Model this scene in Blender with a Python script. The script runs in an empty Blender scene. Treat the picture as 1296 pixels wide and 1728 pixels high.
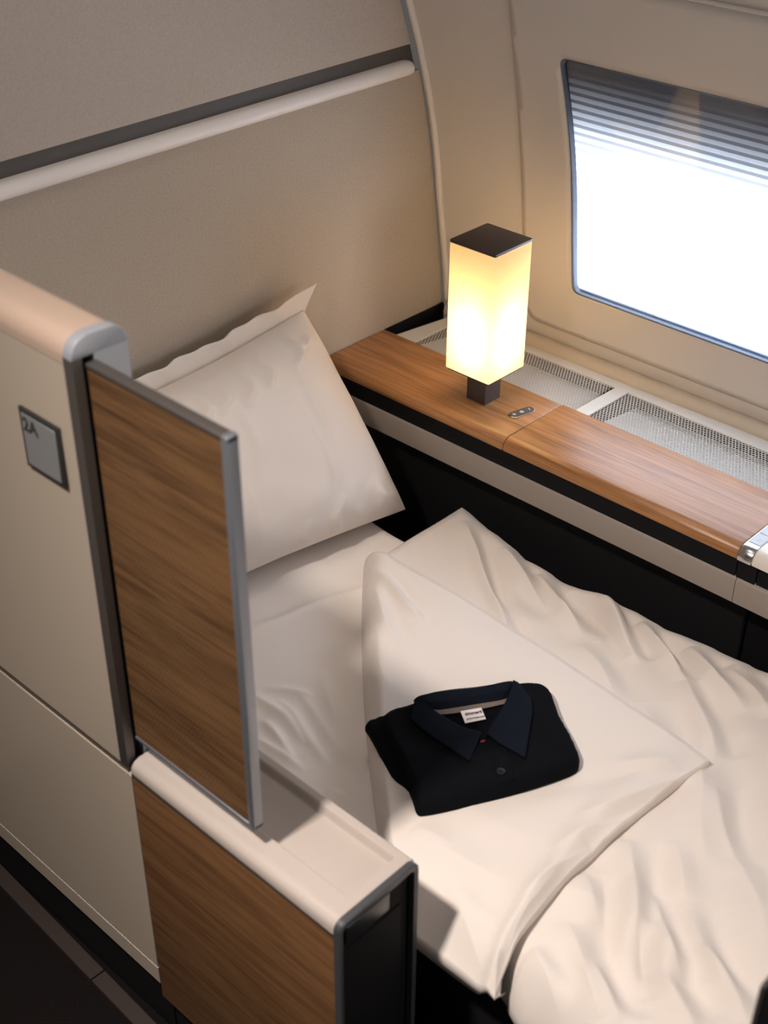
import bpy, bmesh, math
import numpy as np
from mathutils import Vector, Matrix
from mathutils.geometry import delaunay_2d_cdt

sc = bpy.context.scene
COL = sc.collection
# ------------------------------------------------------------------ camera
CM = np.array([[0.7282120332559043, -0.38589645745709805, 0.5663842853958464],
               [0.6853364895945621, 0.4044772535365652, -0.6055675415688327],
               [0.004596808839234411, 0.8291453886343331, 0.5590141267042509]])
CP = np.array([1.6093658412423575, -1.5524171135314915, 1.8598759891086707])
FPX = 2271.46
cam_d = bpy.data.cameras.new('camera'); cam = bpy.data.objects.new('camera', cam_d); COL.objects.link(cam)
cam.matrix_world = Matrix([[*CM[0], CP[0]], [*CM[1], CP[1]], [*CM[2], CP[2]], [0, 0, 0, 1]])
cam_d.sensor_fit = 'VERTICAL'; cam_d.sensor_height = 36; cam_d.lens = FPX * 36 / 1728
cam_d.clip_start = .05
cam_d.dof.use_dof = True; cam_d.dof.focus_distance = 2.15; cam_d.dof.aperture_fstop = 4.5
sc.camera = cam
# ------------------------------------------------------------------ light and exposure
sc.view_settings.view_transform = 'Standard'; sc.view_settings.look = 'None'
sc.view_settings.gamma = 1; sc.view_settings.use_curve_mapping = False
sc.view_settings.exposure = -0.35
w = bpy.data.worlds.new('cabin_air'); sc.world = w; w.use_nodes = True
w.node_tree.nodes['Background'].inputs[0].default_value = (1.0, .93, .86, 1)
w.node_tree.nodes['Background'].inputs[1].default_value = .12

def area(name, loc, target, size, power, color, size_y=None, spread=180):
    d = bpy.data.lights.new(name, 'AREA'); d.energy = power; d.color = color; d.size = size
    if size_y: d.shape = 'RECTANGLE'; d.size_y = size_y
    d.spread = math.radians(spread)
    o = bpy.data.objects.new(name, d); COL.objects.link(o); o.location = loc
    o.rotation_euler = (Vector(target) - Vector(loc)).to_track_quat('-Z', 'Y').to_euler()
    return o
area('aisle_spotlight', (.74, -1.75, 2.6), (.90, -.84, .5), .12, 8.4, (1, .89, .81), spread=60)
area('ceiling_light', (.9, -.5, 2.75), (.7, -.4, 0), 2.0, 5, (1, .92, .86), 1.4)
area('forward_fill_light', (2.95, -.75, 1.5), (.2, -.2, .8), 1.0, 16, (1, .92, .86), .7)  # unseen soft fill added from the foot end for pillow and partition
area('head_fill_light', (.50, -.42, 2.35), (.32, -.40, .5), .35, .7, (1, .92, .86), spread=80)  # added fill above the bed head to brighten the sheet, no known lamp
area('daylight_behind_blind', (.66, .56, .86), (.66, .0, .92), .80, 21, (.84, .92, 1.0), .20)

# ------------------------------------------------------------------ helpers
def at(u, v, ax, val):
    d = CM @ np.array([(u - 648) / FPX, -(v - 864) / FPX, -1.0])
    return CP + d * (val - CP[ax]) / d[ax]

def link(o, parent=None):
    COL.objects.link(o)
    if parent is not None:
        o.parent = parent; o.matrix_parent_inverse = Matrix.Translation(-Vector(parent.location))
    return o
def mesh(name, verts, faces, mat, parent=None, smooth=True, angle=40):
    me = bpy.data.meshes.new(name)
    me.from_pydata([tuple(map(float, v)) for v in verts], [], [tuple(int(i) for i in f) for f in faces])
    bm = bmesh.new(); bm.from_mesh(me); bmesh.ops.recalc_face_normals(bm, faces=bm.faces)
    bm.to_mesh(me); bm.free()
    return fin(name, me, mat, parent, smooth, angle)
def fin(name, me, mat, parent=None, smooth=True, angle=40):
    me.materials.append(mat)
    if smooth:
        me.shade_smooth()
        if angle: me.set_sharp_from_angle(angle=math.radians(angle))
    o = bpy.data.objects.new(name, me)
    return link(o, parent)
def bm_obj(name, bm, mat, parent=None, smooth=True, angle=40):
    me = bpy.data.meshes.new(name); bmesh.ops.recalc_face_normals(bm, faces=bm.faces); bm.to_mesh(me); bm.free()
    return fin(name, me, mat, parent, smooth, angle)
def bbox(bm, lo, hi, bev=0, seg=3, rot=None, piv=None):
    r = bmesh.ops.create_cube(bm, size=1)
    vs = r['verts']
    lo, hi = Vector(lo), Vector(hi)
    for v in vs:
        v.co = Vector([lo[i] + (v.co[i] + .5) * (hi[i] - lo[i]) for i in range(3)])
    if bev:
        es = list({e for v in vs for e in v.link_edges})
        res = bmesh.ops.bevel(bm, geom=es, offset=bev, segments=seg, profile=.5, affect='EDGES')
        vs = list({v for f in res['faces'] for v in f.verts} | {v for v in vs if v.is_valid})
    if rot: bmesh.ops.rotate(bm, verts=vs, cent=piv, matrix=rot)
    return vs
def box(name, lo, hi, mat, parent=None, bev=.002, seg=3):
    bm = bmesh.new(); bbox(bm, lo, hi, bev, seg); return bm_obj(name, bm, mat, parent)
def prism(name, pts, axis, a, b, mat, parent=None, bev=0, seg=3, smooth=True):
    """2D outline pts (the two other axes in x,y,z order) extruded along axis from a to b"""
    bm = bmesh.new()
    def mk(p, t):
        c = list(p); c.insert(axis, t); return bm.verts.new(c)
    A = [mk(p, a) for p in pts]; B = [mk(p, b) for p in pts]; n = len(pts)
    fa = bm.faces.new(A); fb = bm.faces.new(B[::-1])
    for i in range(n): bm.faces.new((A[i], B[i], B[(i + 1) % n], A[(i + 1) % n]))
    if bev:
        bmesh.ops.bevel(bm, geom=list({*fa.edges, *fb.edges}), offset=bev, segments=seg, profile=.5, affect='EDGES')
    return bm_obj(name, bm, mat, parent, smooth)
def rrect(x0, y0, x1, y1, r, n=6, corners=(1, 1, 1, 1)):
    out = []
    for k, (cx, cy, a0) in enumerate(((x1 - r, y1 - r, 0), (x0 + r, y1 - r, 90), (x0 + r, y0 + r, 180), (x1 - r, y0 + r, 270))):
        if corners[k]:
            for i in range(n + 1):
                a = math.radians(a0 + 90 * i / n); out.append((cx + r * math.cos(a), cy + r * math.sin(a)))
        else:
            out.append(((x1, y1), (x0, y1), (x0, y0), (x1, y0))[k])
    return out
def grid(name, P, mat, parent=None, closed_u=False, smooth=True, angle=None, solid=0, offset=-1):
    """P: array (n, m, 3)"""
    n, m = P.shape[:2]
    V = P.reshape(-1, 3); F = []
    for i in range(n - 1):
        for j in range(m - 1):
            a = i * m + j; F.append((a, a + 1, a + m + 1, a + m))
    me = bpy.data.meshes.new(name); me.from_pydata(V.tolist(), [], F)
    o = fin(name, me, mat, parent, smooth, angle)
    if solid:
        s = o.modifiers.new('thickness', 'SOLIDIFY'); s.thickness = solid; s.offset = offset
    return o
def chaikin(p, k=2, closed=True):
    p = np.array(p, float)
    for _ in range(k):
        q = np.roll(p, -1, 0) if closed else p[1:]
        s = p if closed else p[:-1]
        r = np.empty((len(s) * 2, p.shape[1])); r[0::2] = .75 * s + .25 * q; r[1::2] = .25 * s + .75 * q
        if not closed: r = np.vstack([p[:1], r, p[-1:]])
        p = r
    return p
def polydist(P, poly):
    a = poly; b = np.roll(poly, -1, 0); d = np.full(len(P), 1e9)
    for i in range(len(a)):
        ab = b[i] - a[i]; t = np.clip(((P - a[i]) @ ab) / max(ab @ ab, 1e-12), 0, 1)
        d = np.minimum(d, np.linalg.norm(P - (a[i] + t[:, None] * ab), axis=1))
    return d
def inside(P, poly):
    x, y = P[:, 0], P[:, 1]; r = np.zeros(len(P), bool); j = len(poly) - 1
    for i in range(len(poly)):
        xi, yi = poly[i]; xj, yj = poly[j]
        c = ((yi > y) != (yj > y)) & (x < (xj - xi) * (y - yi) / ((yj - yi) if yj != yi else 1e-12) + xi)
        r ^= c; j = i
    return r
def densify(poly, h):
    out = []
    for i in range(len(poly)):
        a, b = poly[i], poly[(i + 1) % len(poly)]; n = max(1, int(np.linalg.norm(b - a) / h))
        out += [a + (b - a) * k / n for k in range(n)]
    return np.array(out)
def tri_fill(outer, holes, h):
    outer = densify(np.array(outer, float), h); holes = [densify(np.array(q, float), h) for q in holes]
    lo, hi = outer.min(0), outer.max(0)
    gx, gy = np.meshgrid(np.arange(lo[0], hi[0], h), np.arange(lo[1], hi[1], h)); G = np.c_[gx.ravel(), gy.ravel()]
    G = G[inside(G, outer) & (polydist(G, outer) > h * .5)]
    for q in holes: G = G[~inside(G, q) & (polydist(G, q) > h * .5)]
    V = [outer] + holes + [G]; faces = []; off = 0
    for q in [outer] + holes: faces.append(list(range(off, off + len(q)))); off += len(q)
    allv = np.vstack(V); edges = [(f[i], f[(i + 1) % len(f)]) for f in faces for i in range(len(f))]
    r = delaunay_2d_cdt([Vector(v) for v in allv], edges, [], 0, 1e-7)
    vo = np.array([tuple(v) for v in r[0]]); F = []
    fs = [tuple(f) for f in r[2]]; c = np.array([vo[list(f)].mean(0) for f in fs]); ok = inside(c, outer)
    for q in holes: ok &= ~inside(c, q)
    F = [f for f, k in zip(fs, ok) if k]
    return vo, F, len(outer), outer, holes
def puffy(name, outline, zb, th, r, mat, parent=None, h=.004, bump=None, rnd=2, drop=.004):
    """cloth slab on zb(x,y): outline (x,y) top rounded over radius r, thickness th"""
    ol = chaikin(outline, rnd) if rnd else np.array(outline, float)
    vo, F, n, outer, _ = tri_fill(ol, [], h)
    d = polydist(vo, outer); e = np.sqrt(np.clip(1 - (1 - np.clip(d / r, 0, 1)) ** 2, 0, 1))
    base = np.array([zb(*p) for p in vo]); top = base + th * (.35 + .65 * e)
    if bump is not None: top += bump(vo[:, 0], vo[:, 1]) * e
    V = np.vstack([np.c_[vo, top], np.c_[vo, base - drop]]); N = len(vo)
    faces = list(F) + [tuple(i + N for i in f[::-1]) for f in F]
    cnt = {}
    for f in F:
        for i in range(len(f)):
            e_ = (f[i], f[(i + 1) % len(f)]); cnt[e_] = 1
    for (a, b) in list(cnt):
        if (b, a) not in cnt: faces.append((b, a, a + N, b + N))
    return mesh(name, V, faces, mat, parent, True, 70)
def tube(name, pts, r, mat, parent=None, n=8, cyc=False):
    cu = bpy.data.curves.new(name, 'CURVE'); cu.dimensions = '3D'; cu.bevel_depth = r; cu.bevel_resolution = 3; cu.use_fill_caps = True
    s = cu.splines.new('POLY'); s.points.add(len(pts) - 1); s.use_cyclic_u = cyc
    for p, q in zip(s.points, pts): p.co = (*map(float, q), 1)
    o = bpy.data.objects.new(name, cu); COL.objects.link(o)
    dg = bpy.context.evaluated_depsgraph_get(); me = bpy.data.meshes.new_from_object(o.evaluated_get(dg))
    bpy.data.objects.remove(o); me.name = name; me.materials.clear()
    return fin(name, me, mat, parent, True, 50)
def text(name, s, size, mat, loc, xdir, ydir, parent=None, ext=.0003, bold=0.0, align='LEFT'):
    cu = bpy.data.curves.new(name, 'FONT'); cu.body = s; cu.size = size; cu.extrude = ext; cu.offset = bold; cu.align_x = align
    o = bpy.data.objects.new(name, cu); COL.objects.link(o)
    dg = bpy.context.evaluated_depsgraph_get(); me = bpy.data.meshes.new_from_object(o.evaluated_get(dg))
    bpy.data.objects.remove(o); me.materials.clear(); me.name = name
    X = Vector(xdir).normalized(); Y = Vector(ydir); Y = (Y - X * Y.dot(X)).normalized(); Z = X.cross(Y)
    me.transform(Matrix.Translation(loc) @ Matrix((X, Y, Z)).transposed().to_4x4())
    return fin(name, me, mat, parent, False)
def thing(name, loc, label, cat, group=None):
    o = bpy.data.objects.new(name, None); o.empty_display_size = .05; o.location = loc; COL.objects.link(o)
    o['label'] = label; o['category'] = cat
    if group: o['group'] = group
    bpy.context.view_layer.update()
    return o
def struct(o): o['kind'] = 'structure'; return o
def sstep(t): t = np.clip(t, 0, 1); return t * t * (3 - 2 * t)
class Noise:
    def __init__(s, seed):
        s.r = np.random.RandomState(seed); s.t = s.r.rand(64, 64) * 2 - 1
    def __call__(s, x, y):
        x = np.asarray(x, float); y = np.asarray(y, float); xi = np.floor(x).astype(int); yi = np.floor(y).astype(int)
        fx = x - xi; fy = y - yi; fx = fx * fx * (3 - 2 * fx); fy = fy * fy * (3 - 2 * fy); t = s.t; m = 63
        a = t[xi & m, yi & m]; b = t[(xi + 1) & m, yi & m]; c = t[xi & m, (yi + 1) & m]; d = t[(xi + 1) & m, (yi + 1) & m]
        return (a * (1 - fx) + b * fx) * (1 - fy) + (c * (1 - fx) + d * fx) * fy
NZ = Noise(4)
def ridges(lst, z, vl=0):
    """wrinkle ridges given as (u1,v1,u2,v2,amp,width): ends seen in the photo, put on plane z"""
    segs = []
    for (u1, v1, u2, v2, a, wd) in lst:
        segs.append((at(u1, v1, 2, z)[:2], at(u2, v2, 2, z)[:2], a, wd))
    def f(x, y):
        x = np.asarray(x, float); y = np.asarray(y, float)
        h = np.zeros(np.broadcast(x, y).shape)
        jx = x + .006 * NZ(x * 14, y * 14); jy = y + .006 * NZ(x * 14 + 9, y * 14 + 5)
        for A, B, a, wd in segs:
            ab = B - A; L = np.linalg.norm(ab); n = np.array([-ab[1], ab[0]]) / L; t = ((jx - A[0]) * ab[0] + (jy - A[1]) * ab[1]) / L ** 2
            dd = (jx - A[0]) * n[0] + (jy - A[1]) * n[1]
            tt = np.clip(t, 0, 1); env = np.where((t > -.0) & (t < 1.0), np.sin(np.pi * tt) ** .7, 0)
            h = h + a * env * (.72 * np.exp(-(dd / wd) ** 2) + .42 * np.exp(-np.abs(dd) / (.4 * wd)) - vl * np.exp(-((dd - 1.7 * wd) / (1.1 * wd)) ** 2))
        return h
    return f

# ------------------------------------------------------------------ materials
def mat(name, col, rough=.6, metal=0, spec=.5, bump=0, bscale=200, sheen=0, vary=0, vscale=3, coat=0, tint=None):
    m = bpy.data.materials.new(name); m.use_nodes = True; nt = m.node_tree; b = nt.nodes['Principled BSDF']
    b.inputs['Base Color'].default_value = (*col, 1); b.inputs['Roughness'].default_value = rough
    b.inputs['Metallic'].default_value = metal; b.inputs['Specular IOR Level'].default_value = spec
    b.inputs['Sheen Weight'].default_value = sheen; b.inputs['Coat Weight'].default_value = coat
    tc = nt.nodes.new('ShaderNodeTexCoord')
    n = nt.nodes.new('ShaderNodeTexNoise'); n.inputs['Scale'].default_value = vscale; n.inputs['Detail'].default_value = 4
    nt.links.new(tc.outputs['Object'], n.inputs['Vector'])
    mx = nt.nodes.new('ShaderNodeMix'); mx.data_type = 'RGBA'
    v = vary or .03
    mx.inputs['A'].default_value = (*[c * (1 - v) for c in col], 1); mx.inputs['B'].default_value = (*[min(1, c * (1 + v)) for c in col], 1)
    nt.links.new(n.outputs['Fac'], mx.inputs['Factor']); nt.links.new(mx.outputs['Result'], b.inputs['Base Color'])
    if bump:
        n2 = nt.nodes.new('ShaderNodeTexNoise'); n2.inputs['Scale'].default_value = bscale; n2.inputs['Detail'].default_value = 2
        nt.links.new(tc.outputs['Object'], n2.inputs['Vector'])
        bp = nt.nodes.new('ShaderNodeBump'); bp.inputs['Strength'].default_value = bump; bp.inputs['Distance'].default_value = .001
        nt.links.new(n2.outputs['Fac'], bp.inputs['Height']); nt.links.new(bp.outputs['Normal'], b.inputs['Normal'])
    return m
def nd(nt, t, **k):
    n = nt.nodes.new(t)
    for a, b in k.items(): setattr(n, a, b)
    return n
def wood(name, c1, c2, rough=.38, stretch=(1.2, 22, 22), scale=3.0, dots=False, coat=.0):
    m = bpy.data.materials.new(name); m.use_nodes = True; nt = m.node_tree; b = nt.nodes['Principled BSDF']; L = nt.links.new
    tc = nd(nt, 'ShaderNodeTexCoord'); mp = nd(nt, 'ShaderNodeMapping'); mp.inputs['Scale'].default_value = stretch
    L(tc.outputs['Object'], mp.inputs['Vector'])
    n1 = nd(nt, 'ShaderNodeTexNoise'); n1.inputs['Scale'].default_value = scale; n1.inputs['Detail'].default_value = 8; n1.inputs['Roughness'].default_value = .62; n1.inputs['Distortion'].default_value = .5
    L(mp.outputs['Vector'], n1.inputs['Vector'])
    mp2 = nd(nt, 'ShaderNodeMapping'); mp2.inputs['Scale'].default_value = [s * (5 if s > 2 else 1.5) for s in stretch]
    L(tc.outputs['Object'], mp2.inputs['Vector'])
    n2 = nd(nt, 'ShaderNodeTexNoise'); n2.inputs['Scale'].default_value = scale * 1.6; n2.inputs['Detail'].default_value = 5
    L(mp2.outputs['Vector'], n2.inputs['Vector'])
    ad = nd(nt, 'ShaderNodeMath', operation='MULTIPLY_ADD'); ad.inputs[1].default_value = .8; 
    L(n2.outputs['Fac'], ad.inputs[0]); L(n1.outputs['Fac'], ad.inputs[2])
    cr = nd(nt, 'ShaderNodeValToRGB'); cr.color_ramp.elements[0].position = .70; cr.color_ramp.elements[1].position = 1.08
    cr.color_ramp.elements[0].color = (*c2, 1); cr.color_ramp.elements[1].color = (*c1, 1)
    L(ad.outputs[0], cr.inputs['Fac']); out = cr.outputs['Color']
    if dots:   # staggered fine perforations printed in the veneer
        sx = nd(nt, 'ShaderNodeSeparateXYZ'); L(tc.outputs['Object'], sx.inputs[0])
        def mth(op, a, bv=None):
            q = nd(nt, 'ShaderNodeMath', operation=op)
            for i, s in enumerate((a, bv)):
                if s is None: continue
                if isinstance(s, (int, float)): q.inputs[i].default_value = s
                else: L(s, q.inputs[i])
            return q.outputs[0]
        zz = mth('MULTIPLY', sx.outputs['Z'], 1 / .0052); row = mth('FLOOR', zz); fz = mth('SUBTRACT', mth('SUBTRACT', zz, row), .5)
        xx = mth('ADD', mth('MULTIPLY', sx.outputs['X'], 1 / .006), mth('MULTIPLY', row, .5)); fx = mth('SUBTRACT', mth('SUBTRACT', xx, mth('FLOOR', xx)), .5)
        r2 = mth('ADD', mth('MULTIPLY', fx, fx), mth('MULTIPLY', fz, fz)); dt = mth('LESS_THAN', r2, .045)
        mx = nd(nt, 'ShaderNodeMix', data_type='RGBA'); L(mth('MULTIPLY', dt, .45), mx.inputs['Factor'])
        L(out, mx.inputs['A']); mx.inputs['B'].default_value = (.02, .012, .006, 1); out = mx.outputs['Result']
    L(out, b.inputs['Base Color']); b.inputs['Roughness'].default_value = rough; b.inputs['Coat Weight'].default_value = coat
    b.inputs['Coat Roughness'].default_value = .3
    bp = nd(nt, 'ShaderNodeBump'); bp.inputs['Strength'].default_value = .12; bp.inputs['Distance'].default_value = .0006
    L(n2.outputs['Fac'], bp.inputs['Height']); L(bp.outputs['Normal'], b.inputs['Normal'])
    return m
def weave(name, c1, c2, ax=('Y', 'Z'), pitch=.0016, rough=.9, bump=.25):
    m = bpy.data.materials.new(name); m.use_nodes = True; nt = m.node_tree; b = nt.nodes['Principled BSDF']; L = nt.links.new
    tc = nd(nt, 'ShaderNodeTexCoord'); sx = nd(nt, 'ShaderNodeSeparateXYZ'); L(tc.outputs['Object'], sx.inputs[0])
    s = []
    for a, k in zip(ax, (1, 1)):
        q = nd(nt, 'ShaderNodeMath', operation='MULTIPLY'); q.inputs[1].default_value = 2 * math.pi / pitch; L(sx.outputs[a], q.inputs[0])
        r = nd(nt, 'ShaderNodeMath', operation='SINE'); L(q.outputs[0], r.inputs[0]); s.append(r)
    ml = nd(nt, 'ShaderNodeMath', operation='MULTIPLY'); L(s[0].outputs[0], ml.inputs[0]); L(s[1].outputs[0], ml.inputs[1])
    n = nd(nt, 'ShaderNodeTexNoise'); n.inputs['Scale'].default_value = 260; n.inputs['Detail'].default_value = 3; L(tc.outputs['Object'], n.inputs['Vector'])
    ad = nd(nt, 'ShaderNodeMath', operation='MULTIPLY_ADD'); ad.inputs[1].default_value = .22; L(ml.outputs[0], ad.inputs[0]); L(n.outputs['Fac'], ad.inputs[2])
    mx = nd(nt, 'ShaderNodeMix', data_type='RGBA'); mx.inputs['A'].default_value = (*c1, 1); mx.inputs['B'].default_value = (*c2, 1)
    L(ad.outputs[0], mx.inputs['Factor']); L(mx.outputs['Result'], b.inputs['Base Color']); b.inputs['Roughness'].default_value = rough
    b.inputs['Specular IOR Level'].default_value = .2
    bp = nd(nt, 'ShaderNodeBump'); bp.inputs['Strength'].default_value = bump; bp.inputs['Distance'].default_value = .0006
    L(ad.outputs[0], bp.inputs['Height']); L(bp.outputs['Normal'], b.inputs['Normal'])
    return m

M_fabric = weave('partition_fabric', (.37, .315, .255), (.52, .45, .37))
M_fabric_up = weave('partition_fabric_upper', (.41, .355, .31), (.56, .49, .43))
M_wall = mat('sidewall_plastic', (.74, .69, .64), .5, bump=.25, bscale=900, vary=.02)
M_shell = mat('shell_lacquer', (.46, .39, .315), .33, spec=.5, bump=.03, bscale=700, vary=.02)
M_cap = mat('cap_lacquer', (.47, .35, .275), .45, vary=.02)
M_rail = mat('rail_lacquer', (.86, .80, .76), .4, vary=.02)
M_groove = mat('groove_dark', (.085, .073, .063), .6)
M_wood = wood('walnut_console', (.43, .20, .075), (.22, .09, .028), rough=.34)
M_wood_d = wood('divider_veneer', (.18, .092, .038), (.075, .035, .013), rough=.5, stretch=(1.3, 20, 20), dots=True)
M_wood_b = wood('cabinet_veneer', (.175, .085, .034), (.095, .042, .016), rough=.5, stretch=(1.3, 20, 20))
M_black = mat('black_plastic', (.006, .006, .007), .75, spec=.18)
M_black2 = mat('black_leather', (.010, .010, .011), .6, spec=.25, bump=.3, bscale=500)
M_beige = mat('band_lacquer', (.29, .245, .21), .5, bump=.3, bscale=900)
M_bead = mat('bead_vinyl', (.52, .44, .34), .5)
M_grille = mat('grille_metal', (.60, .57, .52), .4, metal=.0)
M_trayg = mat('duct_tray', (.50, .48, .46), .6)
M_linen = mat('white_cotton', (.70, .635, .585), .85, spec=.25, sheen=.15, bump=.12, bscale=900, vary=.01)
M_sheet = mat('sheet_cotton', (.82, .755, .70), .85, spec=.25, sheen=.1, bump=.1, bscale=900, vary=.01)  # lighter than the duvet cotton to make up for light the divider blocks
M_shirt = mat('navy_jersey', (.0032, .0038, .0055), .9, spec=.07, sheen=.0, bump=.25, bscale=1200, vary=.15)
M_collar = mat('navy_pique', (.004, .0062, .012), .85, spec=.09, sheen=.01, bump=.35, bscale=1400, vary=.15)
M_tape = mat('neck_tape', (.16, .12, .10), .8, bump=.2, bscale=1500)
M_label = mat('white_label', (.78, .70, .68), .7)
M_ink = mat('ink', (.03, .025, .03), .7)
M_red = mat('red_thread', (.22, .01, .02), .6)
M_button = mat('dark_button', (.006, .008, .012), .4, spec=.3)
M_alu = mat('brushed_aluminium', (.30, .32, .36), .38, metal=.7)
M_alud = mat('dark_aluminium', (.13, .115, .105), .42, metal=.6)
M_blue = mat('bluegrey_endcap', (.36, .38, .42), .42, metal=.2)
M_edge = mat('edge_metal', (.075, .078, .085), .45, metal=.4)
M_barblue = mat('blind_bar_blue', (.10, .12, .16), .4)
M_chrome = mat('chrome', (.62, .60, .58), .2, metal=1)
M_bronze = mat('lamp_bronze', (.075, .055, .045), .42, metal=.5)
M_stem = mat('lamp_stem', (.10, .09, .088), .4, metal=.6)
M_tray = mat('tray_lacquer', (.46, .40, .36), .3, spec=.6, vary=.01)
M_white = mat('white_console', (.80, .74, .66), .25, spec=.6)
M_bluewhite = mat('bluewhite_button', (.55, .60, .66), .4)  # plain blue-white key colour
M_carpet = weave('dark_carpet', (.003, .002, .002), (.009, .006, .006), ax=('X', 'Y'), pitch=.009, bump=.6)
M_floorrail = mat('floor_rail', (.045, .032, .028), .55)
M_sign = mat('sign_screen', (.21, .215, .22), .35, vary=.06, vscale=14)
M_padface = mat('pad_face', (.07, .068, .066), .4)
M_signf = mat('sign_frame', (.025, .026, .024), .4)
M_dglass = mat('dark_gloss', (.012, .014, .018), .28, spec=.7)

def translucent(name, col, trans, emis=None, es=0, rough=.6):
    m = bpy.data.materials.new(name); m.use_nodes = True; nt = m.node_tree; nt.nodes.clear(); L = nt.links.new
    out = nd(nt, 'ShaderNodeOutputMaterial'); d = nd(nt, 'ShaderNodeBsdfDiffuse'); t = nd(nt, 'ShaderNodeBsdfTranslucent')
    d.inputs['Color'].default_value = (*col, 1); t.inputs['Color'].default_value = (*col, 1)
    mx = nd(nt, 'ShaderNodeMixShader'); mx.inputs[0].default_value = trans; L(d.outputs[0], mx.inputs[1]); L(t.outputs[0], mx.inputs[2]); s = mx.outputs[0]
    if es:
        e = nd(nt, 'ShaderNodeEmission'); e.inputs['Color'].default_value = (*emis, 1); e.inputs['Strength'].default_value = es
        a = nd(nt, 'ShaderNodeAddShader'); L(s, a.inputs[0]); L(e.outputs[0], a.inputs[1]); s = a.outputs[0]
    L(s, out.inputs['Surface']); return m
M_shade = translucent('lamp_shade_glass', (.94, .77, .50), .75, (1.0, .60, .22), .34)
M_blind = translucent('pleated_blind', (.80, .84, .94), .6)
m = bpy.data.materials.new('window_glass'); m.use_nodes = True; nt = m.node_tree; nt.nodes.clear()
o_ = nd(nt, 'ShaderNodeOutputMaterial'); a_ = nd(nt, 'ShaderNodeBsdfTransparent'); b_ = nd(nt, 'ShaderNodeBsdfGlossy'); b_.inputs['Roughness'].default_value = .02
fr = nd(nt, 'ShaderNodeFresnel'); fr.inputs['IOR'].default_value = 1.5; x_ = nd(nt, 'ShaderNodeMixShader')
nt.links.new(fr.outputs[0], x_.inputs[0]); nt.links.new(a_.outputs[0], x_.inputs[1]); nt.links.new(b_.outputs[0], x_.inputs[2]); nt.links.new(x_.outputs[0], o_.inputs['Surface'])
M_glass = m
m = bpy.data.materials.new('lamp_tube'); m.use_nodes = True; b = m.node_tree.nodes['Principled BSDF']
b.inputs['Emission Color'].default_value = (1, .80, .50, 1); b.inputs['Emission Strength'].default_value = 34
M_tube = m

# ------------------------------------------------------------------ setting
GZ = [.40, .70, .80, .90, 1.05, 1.18, 1.30, 1.42, 1.60, 1.90]; GY = [.347, .345, .332, .315, .295, .262, .218, .17, .08, -.10]
def g(z):
    return np.interp(z, GZ, GY)
_zz = np.linspace(.40, 1.9, 160); _yy = np.convolve(np.pad(np.interp(_zz, GZ, GY), 8, 'edge'), np.ones(17) / 17, 'valid'); _yy[:8] = np.interp(_zz[:8], GZ, GY)
def g(z): return np.interp(z, _zz, _yy)
FZ = .12
bm = bmesh.new(); bbox(bm, (-.3, -2.6, FZ - .05), (2.6, .5, FZ)); fl = struct(bm_obj('floor', bm, M_carpet, None, False)); fl['label'] = 'dark woven aisle carpet'
# floor rail
ra = at(0, 1475, 2, FZ + .006); rb = at(245, 1728, 2, FZ + .006); dr = (rb - ra) / np.linalg.norm(rb - ra); nr = np.array([-dr[1], dr[0], 0])
bm = bmesh.new()
for s0, s1 in ((-1.2, .275), (.278, 2.3)):
    p = [ra + dr * s0 - nr * .012, ra + dr * s1 - nr * .012, ra + dr * s1 + nr * .012, ra + dr * s0 + nr * .012]
    lo = [bm.verts.new((q[0], q[1], FZ)) for q in p]; hi = [bm.verts.new((q[0], q[1], FZ + .006)) for q in p]
    bm.faces.new(hi); bm.faces.new(lo[::-1])
    for i in range(4): bm.faces.new((lo[i], lo[(i + 1) % 4], hi[(i + 1) % 4], hi[i]))
struct(bm_obj('trim_floor_rail', bm, M_floorrail, None, False))['label'] = 'brown strip along the carpet edge'

def part_poly(z0, z1, yl=-1.3, m=.006):
    zs = np.linspace(z0, z1, 24); return [(yl, z0)] + [(g(z) - m, z) for z in zs] + [(yl, z1)]
wb = struct(thing('wall_back', (0, -.5, FZ), 'fabric covered partition behind the bed head', 'wall')); del wb['category']
prism('lower_fabric_panel', part_poly(.20, 1.176), 0, -.05, 0, M_fabric, wb)
prism('upper_fabric_panel', part_poly(1.222, 1.9), 0, -.06, -.009, M_fabric_up, wb)
prism('shadow_groove', part_poly(1.16, 1.24), 0, -.07, -.012, M_groove, wb)  # shallow strip, dark colour stands for the shade behind the rail
# rail: rounded profile (x,z) along y, right end rounded
prof = [(-.015, 1.168), (.002, 1.168), (.006, 1.169), (.009, 1.173), (.010, 1.179), (.008, 1.185), (.003, 1.190), (-.005, 1.192), (-.015, 1.192)]
bm = bmesh.new()
ys = [-1.3, -.5, .10, .215, .228, .236, .242, .244]; sc_ = [1, 1, 1, 1, .93, .8, .55, .25]
rows = []
for y, k in zip(ys, sc_):
    rows.append([bm.verts.new(((p[0] + .015) * (k if k > .4 else .4) - .015, y, 1.173 + (p[1] - 1.168) * (.35 + .65 * k))) for p in prof])
for a, b2 in zip(rows, rows[1:]):
    for i in range(len(prof) - 1): bm.faces.new((a[i], a[i + 1], b2[i + 1], b2[i]))
bm.faces.new(rows[0]); bm.faces.new(rows[-1][::-1])
struct(bm_obj('trim_1', bm, M_rail))['label'] = 'pale rounded rail along the partition'

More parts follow.
